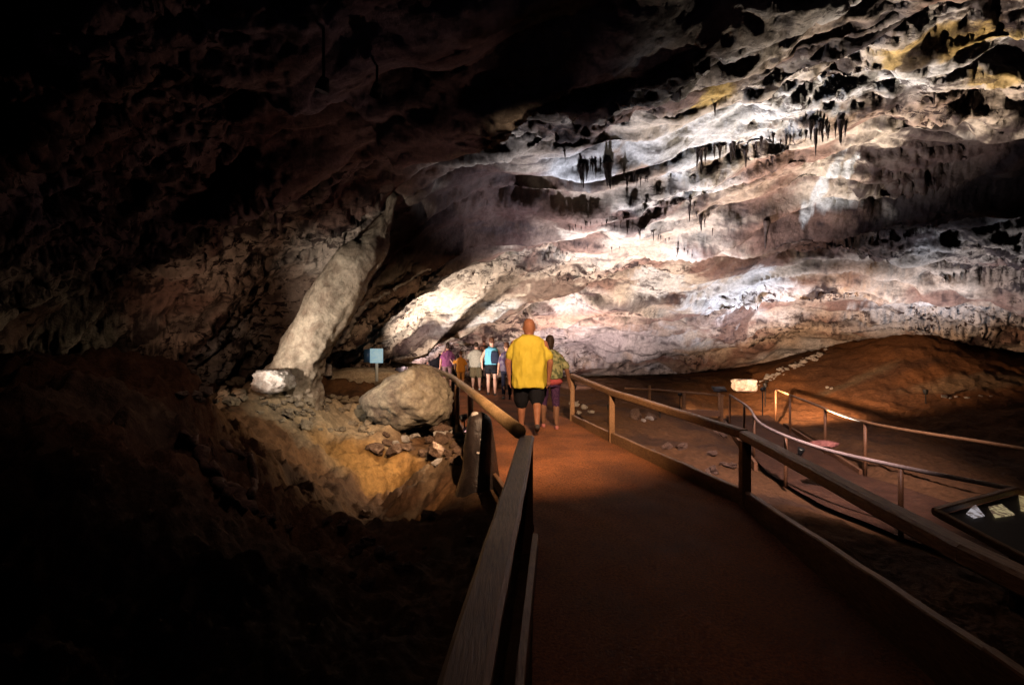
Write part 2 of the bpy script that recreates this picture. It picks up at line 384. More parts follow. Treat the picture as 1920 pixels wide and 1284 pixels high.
# ------------------------------------------------------------------ object helpers
def link(name, bm, mat, parent=None, smooth=True, origin=None):
    me = bpy.data.meshes.new(name)
    bmesh.ops.recalc_face_normals(bm, faces=bm.faces)
    bm.to_mesh(me); bm.free()
    if smooth: me.polygons.foreach_set('use_smooth', [True]*len(me.polygons))
    me.materials.append(mat)
    o = bpy.data.objects.new(name, me); COL.objects.link(o)
    if parent: o.parent = parent
    return o
def thing(name, label, cat, loc=(0,0,0), rz=0, group=None):
    o = bpy.data.objects.new(name, None); COL.objects.link(o)
    o.location = loc; o.rotation_euler = (0, 0, rz); o['label'] = label; o['category'] = cat
    if group: o['group'] = group
    return o
def tag(o, label, cat, group=None):
    o['label'] = label; o['category'] = cat
    if group: o['group'] = group
    return o
def beam(bm, a, b, w, h, bev=.008, seg=1):
    a = Vector(a); b = Vector(b); t = (b-a).normalized()
    up = Vector((0, 0, 1)) if abs(t.z) < .9 else Vector((0, 1, 0))
    s = t.cross(up).normalized(); u = s.cross(t)
    bv = []
    c = [(-1,-1),(1,-1),(1,1),(-1,1)]
    pts = []
    for (i, j), (k, l) in zip(c, c[1:]+c[:1]):
        pts.append((i*w/2-(i*bev if j == l or True and (i == k) is False else 0), j*h/2-(j*bev if (j == l) is False else 0)))
        pts.append((k*w/2-(k*bev if (i == k) is False else 0), l*h/2-(l*bev if (j == l) is False else 0)))
    # the eight corners of a chamfered rectangle, in order
    pts = [(-w/2+bev,-h/2),(w/2-bev,-h/2),(w/2,-h/2+bev),(w/2,h/2-bev),(w/2-bev,h/2),(-w/2+bev,h/2),(-w/2,h/2-bev),(-w/2,-h/2+bev)]
    n = max(2, int((b-a).length/.25)+1); rings = []
    for q in range(n):
        p = a.lerp(b, q/(n-1)); jx = random.uniform(-.003, .003); jz = random.uniform(-.003, .003)
        if q in (0, n-1): jx = jz = 0
        rings.append([bm.verts.new(p+s*(x+jx)+u*(y+jz)) for x, y in pts])
    for r0, r1 in zip(rings, rings[1:]):
        for k in range(8): bm.faces.new((r0[k], r0[(k+1) % 8], r1[(k+1) % 8], r1[k]))
    bm.faces.new(rings[0]); bm.faces.new(rings[-1][::-1])
def tube(bm, pts, rad, n=10, cap=True, jit=0, flat=1.0):
    """swept tube through pts, rad a number or one per point"""
    pts = [Vector(p) for p in pts]; m = len(pts)
    if not hasattr(rad, '__len__'): rad = [rad]*m
    rings = []; prev = None
    for i, p in enumerate(pts):
        t = (pts[min(i+1, m-1)]-pts[max(i-1, 0)]).normalized()
        if prev is None:
            up = Vector((0, 0, 1)) if abs(t.z) < .9 else Vector((0, 1, 0)); s = t.cross(up).normalized()
        else: s = (prev-t*prev.dot(t)).normalized()
        prev = s; u = t.cross(s)
        rings.append([bm.verts.new(p+(s*math.cos(k*2*math.pi/n)+u*math.sin(k*2*math.pi/n)*flat)*rad[i]*(1+random.uniform(-jit, jit))) for k in range(n)])
    for r0, r1 in zip(rings, rings[1:]):
        for k in range(n): bm.faces.new((r0[k], r0[(k+1) % n], r1[(k+1) % n], r1[k]))
    if cap: bm.faces.new(rings[0][::-1]); bm.faces.new(rings[-1])
def smooth_path(pts, k=6):
    """Catmull-Rom through points (tuples of any length)"""
    P = [np.array(p, float) for p in pts]; P = [2*P[0]-P[1]]+P+[2*P[-1]-P[-2]]; out = []
    for i in range(1, len(P)-2):
        for q in range(k):
            t = q/k
            out.append(.5*((2*P[i])+(-P[i-1]+P[i+1])*t+(2*P[i-1]-5*P[i]+4*P[i+1]-P[i+2])*t*t+(-P[i-1]+3*P[i]-3*P[i+1]+P[i+2])*t**3))
    out.append(P[-2]); return out

# ------------------------------------------------------------------ wood, cloth, skin
def mat_wood(name, c1, c2, rough=.5, axis=(1, 1, 1), scale=9.0):
    m, nt, b = new_mat(name); L = nt.links.new
    tc = N(nt, 'ShaderNodeTexCoord'); mp = N(nt, 'ShaderNodeMapping'); mp.inputs['Scale'].default_value = axis
    L(tc.outputs['Object'], mp.inputs[0])
    n = N(nt, 'ShaderNodeTexNoise', Scale=scale, Detail=8.0, Roughness=.65, Distortion=.6); L(mp.outputs[0], n.inputs['Vector'])
    r = N(nt, 'ShaderNodeMapRange'); r.inputs['From Min'].default_value = .36; r.inputs['From Max'].default_value = .62; L(n.outputs[0], r.inputs[0])
    mx = N(nt, 'ShaderNodeMix', data_type='RGBA'); mx.inputs[6].default_value = (*c1, 1); mx.inputs[7].default_value = (*c2, 1)
    L(r.outputs[0], mx.inputs[0])
    w = N(nt, 'ShaderNodeTexNoise', Scale=1.7, Detail=6.0, Roughness=.6); L(tc.outputs['Object'], w.inputs['Vector'])
    r2 = N(nt, 'ShaderNodeMapRange'); r2.inputs['From Min'].default_value = .3; r2.inputs['From Max'].default_value = .65; r2.inputs['To Min'].default_value = .55; L(w.outputs[0], r2.inputs[0])
    mu = N(nt, 'ShaderNodeMix', data_type='RGBA', blend_type='MULTIPLY'); mu.inputs[0].default_value = 1; L(mx.outputs[2], mu.inputs[6]); L(r2.outputs[0], mu.inputs[7])
    L(mu.outputs[2], b.inputs['Base Color']); b.inputs['Roughness'].default_value = rough
    bp = N(nt, 'ShaderNodeBump', Strength=.35, Distance=.01); L(n.outputs[0], bp.inputs['Height']); L(bp.outputs[0], b.inputs['Normal'])
    return m
M_PLANK = mat_wood('worn_plank', (.17,.07,.035), (.42,.21,.10), .42, (14, 1.0, 14))
M_LOG = mat_wood('peeled_log', (.42,.25,.11), (.62,.40,.20), .38, (10, 1.2, 10))
M_RAIL = mat_wood('rail_timber', (.26,.12,.055), (.52,.29,.14), .45, (8, 1.5, 8))
M_PIPE = mat_wood('painted_pipe', (.62,.46,.42), (.82,.68,.62), .35, (3, 3, 3))
def mat_cloth(name, c1, c2=None, scale=30, rough=.85, bump=.2):
    m, nt, b = new_mat(name); L = nt.links.new
    tc = N(nt, 'ShaderNodeTexCoord')
    n = N(nt, 'ShaderNodeTexNoise', Scale=scale, Detail=3.0); L(tc.outputs['Object'], n.inputs['Vector'])
    r = N(nt, 'ShaderNodeMapRange'); r.inputs['From Min'].default_value = .42; r.inputs['From Max'].default_value = .58; L(n.outputs[0], r.inputs[0])
    mx = N(nt, 'ShaderNodeMix', data_type='RGBA'); mx.inputs[6].default_value = (*c1, 1); mx.inputs[7].default_value = (*(c2 or tuple(x*.85 for x in c1)), 1)
    L(r.outputs[0], mx.inputs[0]); L(mx.outputs[2], b.inputs['Base Color']); b.inputs['Roughness'].default_value = rough
    b.inputs['Specular IOR Level'].default_value = .15
    w = N(nt, 'ShaderNodeTexNoise', Scale=9.0, Detail=4.0, Distortion=.8); L(tc.outputs['Object'], w.inputs['Vector'])
    bp = N(nt, 'ShaderNodeBump', Strength=bump, Distance=.03); L(w.outputs[0], bp.inputs['Height']); L(bp.outputs[0], b.inputs['Normal'])
    return m
def mat_plain(name, c, rough=.6, emit=0, spec=.3):
    m, nt, b = new_mat(name); b.inputs['Base Color'].default_value = (*c, 1); b.inputs['Roughness'].default_value = rough
    b.inputs['Specular IOR Level'].default_value = spec
    n = N(nt, 'ShaderNodeTexNoise', Scale=40.0, Detail=4.0); bp = N(nt, 'ShaderNodeBump', Strength=.15, Distance=.01)
    nt.links.new(n.outputs[0], bp.inputs['Height']); nt.links.new(bp.outputs[0], b.inputs['Normal'])
    if emit: b.inputs['Emission Color'].default_value = (*c, 1); b.inputs['Emission Strength'].default_value = emit
    return m

# ------------------------------------------------------------------ walking surfaces
def mat_path():
    m, nt, b = new_mat('gritty_path'); L = nt.links.new
    tc = N(nt, 'ShaderNodeTexCoord')
    n = N(nt, 'ShaderNodeTexNoise', Scale=55.0, Detail=6.0, Roughness=.7); L(tc.outputs['Object'], n.inputs['Vector'])
    n2 = N(nt, 'ShaderNodeTexNoise', Scale=1.3, Detail=5.0); L(tc.outputs['Object'], n2.inputs['Vector'])
    r = N(nt, 'ShaderNodeMapRange'); r.inputs['From Min'].default_value = .35; r.inputs['From Max'].default_value = .65; L(n.outputs[0], r.inputs[0])
    mx = N(nt, 'ShaderNodeMix', data_type='RGBA'); mx.inputs[6].default_value = (.13,.038,.014,1); mx.inputs[7].default_value = (.68,.24,.08,1); L(r.outputs[0], mx.inputs[0])
    r2 = N(nt, 'ShaderNodeMapRange'); r2.inputs['From Min'].default_value = .35; r2.inputs['From Max'].default_value = .62; r2.inputs['To Min'].default_value = .45; L(n2.outputs[0], r2.inputs[0])
    mu = N(nt, 'ShaderNodeMix', data_type='RGBA', blend_type='MULTIPLY'); mu.inputs[0].default_value = 1; L(mx.outputs[2], mu.inputs[6]); L(r2.outputs[0], mu.inputs[7])
    L(mu.outputs[2], b.inputs['Base Color']); b.inputs['Roughness'].default_value = .8
    bp = N(nt, 'ShaderNodeBump', Strength=.5, Distance=.01); L(n.outputs[0], bp.inputs['Height']); L(bp.outputs[0], b.inputs['Normal'])
    return m
M_PATH = mat_path()
def ribbon(name, ys, lr, zf, mat, nx=24):
    bm = bmesh.new(); rows = []
    for y in ys:
        l, r = lr(y); rows.append([bm.verts.new((l+(r-l)*k/nx, y, zf(y)+.012*math.sin(5*y+9*k/nx)*math.sin(2.1*y+k))) for k in range(nx+1)])
    for a, b in zip(rows, rows[1:]):
        for k in range(nx): bm.faces.new((a[k], a[k+1], b[k+1], b[k]))
    o = link(name, bm, mat); o['kind'] = 'structure'; return o
ribbon('path', np.concatenate([np.arange(-1.8, 18.3, .18)]), lambda y: tuple(float(v) for v in path_x(y)), lambda y: 0.0, M_PATH)
ribbon('side_path', np.arange(2.8, 14.3, .18), lambda y: tuple(float(v) for v in trail_x(y)), lambda y: float(trail_z(y)), mat_rock('packed_earth', False, (.13,.062,.036), (.07,.032,.02), 1.5, .5))

# ------------------------------------------------------------------ handrails
def fence(name, label, rails, posts, kerbs, mats, cat='handrail', rail_w=.1, rail_h=.1, log=False, post_w=.09, group=None):
    t = thing(name, label, cat, rails[0][0], 0, group)
    o0 = Vector(rails[0][0])
    for pl in rails:
        bm = bmesh.new()
        if log: tube(bm, smooth_path([tuple(Vector(p)-o0) for p in pl], 7) if log == 2 else [Vector(p)-o0 for p in pl], rail_w/2, 12)
        else:
            for a, b in zip(pl, pl[1:]): 
                a = Vector(a)-o0; b = Vector(b)-o0; beam(bm, a, b, rail_w, rail_h, .014)
        link('rail', bm, mats[0], t, smooth=bool(log))
    for (x, y, z0, z1) in posts:
        bm = bmesh.new()
        a = Vector((x, y, z0))-o0; b = Vector((x, y, z1))-o0
        if log: tube(bm, [a, a.lerp(b, .5), b], post_w/2, 10)
        else: beam(bm, a, b, post_w, post_w, .008)
        link('post', bm, mats[1], t, smooth=bool(log))
    for (a, b, th, ha, hb) in kerbs:
        bm = bmesh.new(); a = Vector(a)-o0; b = Vector(b)-o0; s = (b-a).cross(Vector((0,0,1))).normalized()*th/2
        n = 12; R = []
        for q in range(n+1):
            p = a.lerp(b, q/n); h = ha+(hb-ha)*q/n; j = Vector((0, 0, random.uniform(-.006, .006)))
            R.append([bm.verts.new(p-s), bm.verts.new(p+s), bm.verts.new(p+s+Vector((0,0,h-.01))+j), bm.verts.new(p+s*.8+Vector((0,0,h))+j), bm.verts.new(p-s*.8+Vector((0,0,h))+j), bm.verts.new(p-s+Vector((0,0,h-.01))+j)])
        for r0, r1 in zip(R, R[1:]):
            for k in range(6): bm.faces.new((r0[k], r0[(k+1) % 6], r1[(k+1) % 6], r1[k]))
        bm.faces.new(R[0]); bm.faces.new(R[-1][::-1])
        link('kerb_board', bm, mats[2], t, smooth=False)
    return t
WOOD = (M_PLANK, M_PLANK, M_PLANK)
fence('plank_handrail', 'flat worn plank handrail that runs down the left edge of the path in front', 
      [[(.115, 3.98, .755), (-.105, 1.08, .755), (-.26, -1.0, .755)]], [(.115, 3.93, -.1, .73), (-.11, .95, -.1, .73)],
      [((.17, 3.72, -.06), (.03, 2.1, -.06), .045, .17, .17), ((.03, 2.1, -.06), (-.16, -1, -.06), .045, .17, .17)], WOOD, rail_w=.115, rail_h=.05)
fence('log_handrail', 'smooth pale log handrail curving away behind the boulder beside the people',
      [[(.055, 4.03, .80), (-.60, 7.4, .79), (-1.25, 10.5, .80), (-2.4, 14.4, .83), (-3.7, 15.7, .85)]],
      [(-.60, 7.4, -.3, .75), (-.95, 8.9, -.3, .76), (-1.13, 9.9, -.3, .76), (-1.38, 11.0, -.2, .77), (-2.05, 13.2, -.2, .78), (-3.0, 15.0, -.1, .8)],
      [((.15, 4.05, -.06), (-.57, 7.4, -.06), .05, .12, .12), ((-.57, 7.4, -.06), (-1.2, 10.5, -.06), .05, .12, .12)], (M_LOG, M_RAIL, M_PLANK), rail_w=.115, log=True, post_w=.085)
fence('timber_handrail', 'square timber handrail on posts along the right edge of the path',
      [[(1.72, -1, .67), (1.83, 2.05, .65), (2.13, 4.70, .65)], [(2.13, 4.70, .66), (1.50, 7.70, .75), (1.15, 9.8, .86)]],
      [(1.78, 1.2, -.1, .62), (2.13, 4.68, -.1, .60), (1.50, 7.70, -.1, .71), (1.15, 9.8, -.1, .84)],
      [((1.76, -1, -.05), (1.86, 2.0, -.05), .05, .36, .36), ((1.86, 2.0, -.05), (2.13, 4.64, -.05), .05, .36, .20), ((2.13, 4.74, -.05), (1.50, 7.66, -.05), .05, .2, .2), ((1.50, 7.74, -.05), (1.15, 9.8, -.05), .05, .19, .17)],
      (M_RAIL, M_RAIL, M_RAIL), rail_w=.095, rail_h=.085, post_w=.085)
tz = -.56
fence('pipe_handrail', 'pale painted handrail bending along the near side of the lower path',
      [[(5.4, 12.7, .2), (4.75, 10.3, .2), (4.0, 8.2, .19), (3.82, 6.5, .19), (4.1, 5.4, .19), (4.5, 4.55, .19)]],
      [(5.4, 12.7, tz, .18), (4.9, 10.8, tz, .18), (4.35, 9.2, tz, .18), (3.9, 7.3, tz, .17), (4.1, 5.4, tz, .17)], [((5.3, 12.7, tz-.05), (4.0, 8.4, tz-.05), .05, .15, .15)], (M_PIPE, M_PLANK, M_PLANK), rail_w=.045, log=2, post_w=.05)
fence('pipe_handrail', 'thin handrail on short posts along the far side of the lower path',
      [[(6.75, 13.1, .3), (6.0, 10.4, .3), (5.42, 7.8, .28), (5.75, 5.9, .3), (6.1, 3.8, .3)]],
      [(6.75, 13.1, tz, .28), (6.3, 11.6, tz, .28), (5.75, 9.4, tz, .28), (5.45, 7.9, tz, .26)], [((6.7, 12.6, tz-.05), (5.45, 8.0, tz-.05), .05, .13, .13)], (M_RAIL, M_PLANK, M_PLANK), rail_w=.045, log=2, post_w=.05)
fence('low_fence', 'low fence of two posts and a rail crossing the hollow beyond the timber handrail',
      [[(2.95, 13.4, .30), (4.0, 13.7, .22), (5.35, 12.9, .16)]], [(3.65, 13.6, -.45, .36), (4.5, 13.4, -.45, .2), (5.3, 12.95, tz, .17)],
      [((4.0, 13.1, -.35), (5.2, 12.8, -.35), .06, .15, .15)], (M_RAIL, M_RAIL, M_PLANK), cat='fence', rail_w=.06, rail_h=.05, post_w=.07)

# ------------------------------------------------------------------ rocks
def rock_bm(rx, ry, rz, seed, sub=4, amp=.25, freq=1.4, fine=.03, flat=None, skew=0, boxy=0):
    bm = bmesh.new(); bmesh.ops.create_icosphere(bm, subdivisions=sub, radius=1)
    V = np.array([v.co[:] for v in bm.verts])
    k = seed*7.13
    if boxy: V = V/(np.sum(np.abs(V)**boxy, axis=1)**(1/boxy))[:, None]
    n = fbm(V[:, 0]*freq+k, V[:, 1]*freq, V[:, 2]*freq, 4)*amp*2 + fbm(V[:, 0]*9+k, V[:, 1]*9, V[:, 2]*9, 3)*fine*3
    V = V*(1+n[:, None])
    V[:, 0] += skew*np.maximum(V[:, 2], 0)
    if skew: V[:, 0] *= np.where(V[:, 2] > 0, 1-.35*V[:, 2], 1)
    if flat is not None: V[:, 2] = np.maximum(V[:, 2], flat)
    for v, c in zip(bm.verts, V): v.co = (c[0]*rx, c[1]*ry, c[2]*rz)
    return bm
M_BOULD = mat_rock('boulder_stone', False, (.50,.43,.32), (.24,.19,.15), 1.6, .6, .75)
M_FLOW = mat_rock('flowstone', False, (.64,.53,.40), (.34,.25,.18), 1.6, .7, .6, speck=.45)
M_PALE = mat_rock('pale_calcite', False, (.78,.72,.66), (.5,.4,.34), 3, .8, .5, speck=.4)
M_DARK = mat_rock('dark_stone', False, (.05,.035,.03), (.02,.014,.014), 2, .6, .35, .5)
M_BROWN = mat_rock('brown_stone', False, (.30,.19,.13), (.12,.07,.05), 2, .8, .7)
M_SHELF = mat_rock('gravelly_flowstone', False, (.60,.50,.36), (.36,.27,.19), 3.0, .7, .75, speck=.5)
M_GOLD = mat_rock('golden_clay', False, (.50,.27,.07), (.20,.09,.03), 1.4, .7, .6, speck=.4)

def rock(name, px, py, d, w, h, dep, seed, mat, label, cat='rock', group=None, **kw):
    p = W(px, py, d); o = link(name, rock_bm(w/2*d/F, dep/2, h/2*d/F, seed, **kw), mat)
    o.location = p; tag(o, label, cat, group); return o
rock('boulder', 768, 745, 8.9, 160, 112, 1.3, 3, M_BOULD, 'large rounded pale boulder standing left of the log handrail', 'boulder', amp=.2, freq=.9, sub=5, skew=.45)
# leaning column
def column():
    cl = [(775,285,46,9.3),(754,322,26,8.9),(736,372,13,8.5),(728,405,13,8.5),(712,436,18,8.5),(692,465,32,8.5),(662,500,42,8.5),(632,550,47,8.5),(600,602,46,8.5),(574,650,44,8.5),(552,700,46,8.5),(540,750,66,8.6)]
    pts = smooth_path([(*W(x, y, d), r*d/F) for x, y, r, d in cl], 8)
    bm = bmesh.new(); pts = smooth_path([tuple(p) for p in pts], 3); tube(bm, [p[:3] for p in pts], [p[3] for p in pts], 72, flat=1.0)
    V = np.array([v.co[:] for v in bm.verts]); bm.normal_update(); Nn = np.array([v.normal[:] for v in bm.verts])
    low = sm(1.6, 1.0, V[:, 2])
    n = fbm(V[:, 0]*2, V[:, 1]*2, V[:, 2]*1.2, 3)*.12 + (ridged((V[:, 0]-.55*V[:, 2])*7, V[:, 1]*7, V[:, 2]*1.3, 3)-.6)*.03 + fbm(V[:, 0]*11, V[:, 1]*11, V[:, 2]*8, 3)*(.012+.06*low)
    for v, c, m, k in zip(bm.verts, V, Nn, n): v.co = c+m*k
    o = link('leaning_column', bm, M_FLOW)
    tag(o, 'smooth pale flowstone column leaning up to the dark ceiling, narrow at the top', 'column')
column()
rock('calcite_block', 512, 714, 7.9, 62, 40, .5, 9, M_PALE, 'bluish white block of calcite at the foot of the leaning column', 'rock', amp=.2, freq=1.3, boxy=4, sub=5)
rock('flat_rock', 1545, 832, 6.9, 46, 12, .3, 31, mat_rock('red_stone', False, (.40,.16,.13), (.22,.08,.07), 3, .5), 'flat reddish stone just behind the pale painted handrail', 'rock')
def ribbon_ridge(name, pts, rad, mat, label, cat, jit=.2):
    cl = smooth_path(pts, 5); bm = bmesh.new()
    P = [Vector(p[:3]) + Vector((random.uniform(-1,1), random.uniform(-1,1), random.uniform(-1,1)))*p[3]*.5 for p in cl]
    tube(bm, P, [p[3]*random.uniform(.6, 1.3) for p in cl], 8, jit=jit, flat=.6); o = link(name, bm, mat); tag(o, label, cat); return o
ribbon_ridge('calcite_ridge', [(*(on_roof(x, y)+Vector((0,-.02,-.02))), r) for x, y, r in ((812,505,.03),(790,516,.05),(768,528,.04),(745,541,.06),(722,553,.05),(700,566,.06),(682,582,.05),(668,600,.06),(655,618,.07),(642,636,.09),(628,652,.06))], 0, M_PALE, 'thin white ridge of calcite behind the leaning column', 'calcite ridge')
for pts, lb in [([(352,812),(372,850),(405,884),(445,920),(480,960)], 'longest root like stone ridge on the dark left slope'),
                ([(420,830),(450,850),(476,862),(480,900),(470,935)], 'knobbly stone ridge at the lower right end of the root like ridges'),
                ([(400,905),(430,930),(462,965)], 'short thin stone ridge beneath the longest root like ridge')]:
    ribbon_ridge('stone_ridge', [(*(on_floor(x, y)+Vector((0,-.03,.03))), .045) for x, y in pts], 0, M_BROWN, lb, 'stone ridge', .3)

# dark stalagmite by the rail
def lathe(prof, n=28, seed=1, amp=.06):
    bm = bmesh.new(); R = []
    for z, r in prof:
        ring = []
        for k in range(n):
            a = k*2*math.pi/n; f = 1+amp*float(gnoise(np.array([math.cos(a)*1.3+seed]), np.array([math.sin(a)*1.3]), np.array([z*3.0]))[0])*2
            ring.append(bm.verts.new((math.cos(a)*r*f, math.sin(a)*r*f, z)))
        R.append(ring)
    for a, b in zip(R, R[1:]):
        for k in range(n): bm.faces.new((a[k], a[(k+1) % n], b[(k+1) % n], b[k]))
    bm.faces.new(R[0][::-1]); bm.faces.new(R[-1])
    return bm
prof = [(0,.30),(.25,.24),(.45,.20),(.62,.18),(.8,.16),(.95,.14),(1.03,.11),(1.07,.05),(1.08,.01)]
p = W(899, 800, 5.75); o = link('stalagmite', lathe(smooth_path(prof, 4), 32, 4), M_DARK); o.location = (p.x, p.y, -.36)
tag(o, 'dark rounded wet stalagmite just below the pale log handrail', 'stalagmite')
for sx, sy, sz, sr in ((-.045,-.045,1.055,.035),(.03,-.165,.80,.011),(-.005,-.185,.66,.013)):  # pale spots modelled as highlights: a lit top and two glints
    bm = rock_bm(sr*1.4, sr*.5, sr, 70, 2, .2); c_ = link('glint_spot', bm, M_PALE, o); c_.location = (sx, sy, sz)
for px, py, hh, lb in [(604, 703, 28, 'small pale stalagmite stump standing left of the other by the dark hollow'), (617, 704, 22, 'small pale stalagmite stump standing right of the other by the dark hollow')]:
    p = W(px, py, 12.0); h = hh*12/F
    o = link('stalagmite', lathe([(0,.10),(h*.3,.075),(h*.8,.06),(h*.97,.045),(h,.01)], 14, px), M_PALE); o.location = p; tag(o, lb, 'stalagmite')
rock('rock_ledge', 680, 706, 12.6, 140, 34, .9, 41, M_SHELF, 'low tan rock ledge under the blue and white sign', 'rock ledge', amp=.2, freq=1.1)

# loose stones: variants shared by copies
protos = [rock_bm(1, 1, .8, 50+i, 2, .5, 1.3, .08, boxy=[0, 3, 4, 6, 0, 3, 5, 0][i]) for i in range(8)]
pm = []
for i, b in enumerate(protos):
    me = bpy.data.meshes.new('loose_stone'); b.to_mesh(me); b.free(); pm.append(me)
def stones(pix_list, label, group, mat, dz=0.0, surf=on_floor, name='loose_stone'):
    for (px, py, r) in pix_list:
        p = surf(px, py); me = random.choice(pm).copy(); me.materials.clear(); me.materials.append(mat)
        s = r*p.y/F
        o = bpy.data.objects.new(name, me); COL.objects.link(o); o.location = p+Vector((0, 0, dz+s*.3)); o.scale = (s*random.uniform(.8, 1.3), s*random.uniform(.8, 1.3), s*random.uniform(.6, 1))
        o.rotation_euler = (random.uniform(-.4, .4), random.uniform(-.4, .4), random.uniform(0, 6)); tag(o, label, 'stone', group)
stones([(1418+i*9.5+random.uniform(-5, 5), 716-i*4.6+random.uniform(-4, 4), random.uniform(2.5, 5.5)) for i in range(14)]+[(1425+q*118+random.uniform(-9, 9), 712-q*54+random.uniform(-8, 8), random.uniform(1.5, 4)) for q in [random.random() for _ in range(34)]],
       'white rubble stone in the trail of stones up the brown mound', 'white stones trailing up the mound', M_PALE)
stones([(1560,724,3),(1552,721,2.5),(1770,740,4),(1782,742,3),(1793,739,3),(1812,741,3),(1840,738,3),(1862,740,2.5)], 'small bright stone at the foot of the brown mound', 'bright stones below the mound', M_PALE)
stones([(1080,755,7),(1096,762,8),(1106,768,5),(1088,770,5)], 'white stone lit by the lamp right of the walking couple', 'white stones by the far handrail post', M_PALE)
stones([(1208,784,5),(1217,779,6),(1226,783,5)], 'white stone lit in the hollow under the timber handrail', 'white stones in the hollow', M_PALE)
stones([(850,806,10),(862,815,9),(838,812,9),(826,818,9),(812,826,7),(868,822,7),(800,858,6),(815,864,7),(826,842,7),(760,822,8),(742,828,8),(778,816,7)], 'whitish broken stone in the row left of the dark stalagmite', 'broken white stones by the stalagmite', M_PALE)
stones([(random.uniform(490, 700), random.triangular(728, 830, 745), random.triangular(2.5, 11, 4)) for i in range(60)], 'small tan rubble stone scattered on the pale slope below the leaning column', 'rubble below the leaning column', M_SHELF)
stones([(random.uniform(700, 872), random.triangular(795, 880, 830), random.triangular(4, 18, 7)) for i in range(26)], 'dark brown broken stone among the whitish stones left of the dark stalagmite', 'dark stones by the stalagmite', M_BROWN)
stones([(random.uniform(330, 480), random.uniform(690, 760), random.uniform(5, 13)) for i in range(26)], 'rough tan rubble stone at the foot of the left cave wall', 'rubble below the left wall', M_SHELF)
stones([(random.uniform(1180, 1380), random.uniform(775, 900), random.uniform(5, 12)) for i in range(16)], 'dark stone lying in the hollow between the two handrails', 'dark stones in the hollow', M_BROWN)
stones([(random.uniform(480, 900), random.uniform(960, 1100), random.uniform(5, 13)) for i in range(26)], 'dark brown stone on the slope left of the plank handrail', 'dark stones on the left slope', M_BROWN)
rock('white_block', 1396, 722, 14.6, 40, 22, .4, 61, M_PALE, 'brightly lit white block of stone at the foot of the stone trail', 'rock', amp=.10, sub=5, boxy=7)

# ------------------------------------------------------------------ stalactites
stal = []
M_STAL = mat_rock('stalactite_stone', False, (.17,.11,.09), (.05,.03,.03), 3, .7, .5, .4)
for i in range(6):
    L_ = 1.0; pr = [(0.06,.16),(0,.15),(-.2,.10),(-.45,.07),(-.7,.045),(-.9,.025),(-1,.004)]
    bm = lathe([(z, r*random.uniform(.8, 1.2)) for z, r in smooth_path(pr, 2)][::-1], 9, i*3.1, .25)
    me = bpy.data.meshes.new('stalactite'); bmesh.ops.recalc_face_normals(bm, faces=bm.faces); bm.to_mesh(me); bm.free(); me.polygons.foreach_set('use_smooth', [True]*len(me.polygons)); me.materials.append(M_STAL); stal.append(me)
def stalactites(x0, y0, x1, y1, n, l0, l1, label, group, bow=0, jy=6):
    for i in range(n):
        t = (i+random.uniform(-.3, .3))/max(n-1, 1)
        px = x0+(x1-x0)*t; py = y0+(y1-y0)*t-bow*4*t*(1-t)+random.uniform(-jy, jy)
        p = on_roof(px, py); s = (l0+(l1-l0)*random.random()**1.8)*p.y/F
        o = bpy.data.objects.new('stalactite', random.choice(stal)); COL.objects.link(o)
        o.location = p+Vector((0, -.02, .03)); w = s*random.uniform(.6, 1.1); w = max(w, .09); o.scale = (w, w, s); o.rotation_euler = (random.uniform(-.08, .08), random.uniform(-.1, .1), random.uniform(0, 6))
        tag(o, label, 'stalactite', group)
stalactites(1305, 285, 1425, 272, 18, 18, 40, 'dark stalactite in the thick row on the bright upper ceiling', 'thick row of dark stalactites')
stalactites(1432, 266, 1512, 256, 10, 10, 26, 'short stalactite in the thin row right of the thick row', 'thin row of short stalactites')
stalactites(1515, 240, 1590, 240, 12, 22, 58, 'long dark stalactite in the drooping cluster at the upper right', 'drooping cluster of stalactites', jy=9)
stalactites(1090, 318, 1140, 312, 9, 18, 48, 'dark stalactite in the left cluster above the man in yellow', 'left cluster of stalactites', jy=9)
stalactites(1170, 325, 1212, 338, 7, 10, 28, 'small stalactite in the row between the two large clusters', 'middle row of stalactites')
stalactites(1065, 432, 1295, 480, 30, 7, 22, 'tiny stalactite along the curved line on the cream ceiling', 'curved line of tiny stalactites', bow=28, jy=3)
stalactites(965, 487, 1062, 480, 12, 5, 14, 'tiny stalactite on the low ceiling band left of the curved line', 'low band of tiny stalactites', jy=3)
stalactites(1045, 462, 1160, 468, 9, 6, 14, 'tiny stalactite in the sparse row under the curved line', 'sparse row of tiny stalactites', jy=3)
stalactites(1290, 385, 1330, 420, 8, 12, 30, 'stalactite in the ragged brown patch below the thick row', 'ragged patch of stalactites', jy=12)
for x, y, l, lb in [(1440, 420, 50, 'single long thin stalactite on the brown ceiling right of centre'), (1339, 205, 26, 'single thin stalactite high up below the ochre patch'), (1062, 290, 22, 'single small stalactite on the bluish ceiling'), (1750, 180, 34, 'single stalactite at the far upper right beside a white streak')]:
    stalactites(x, y, x, y, 1, l, l, lb, None, jy=0)
for o in COL.objects:
    if o.get('group') is None and 'group' in o.keys(): del o['group']

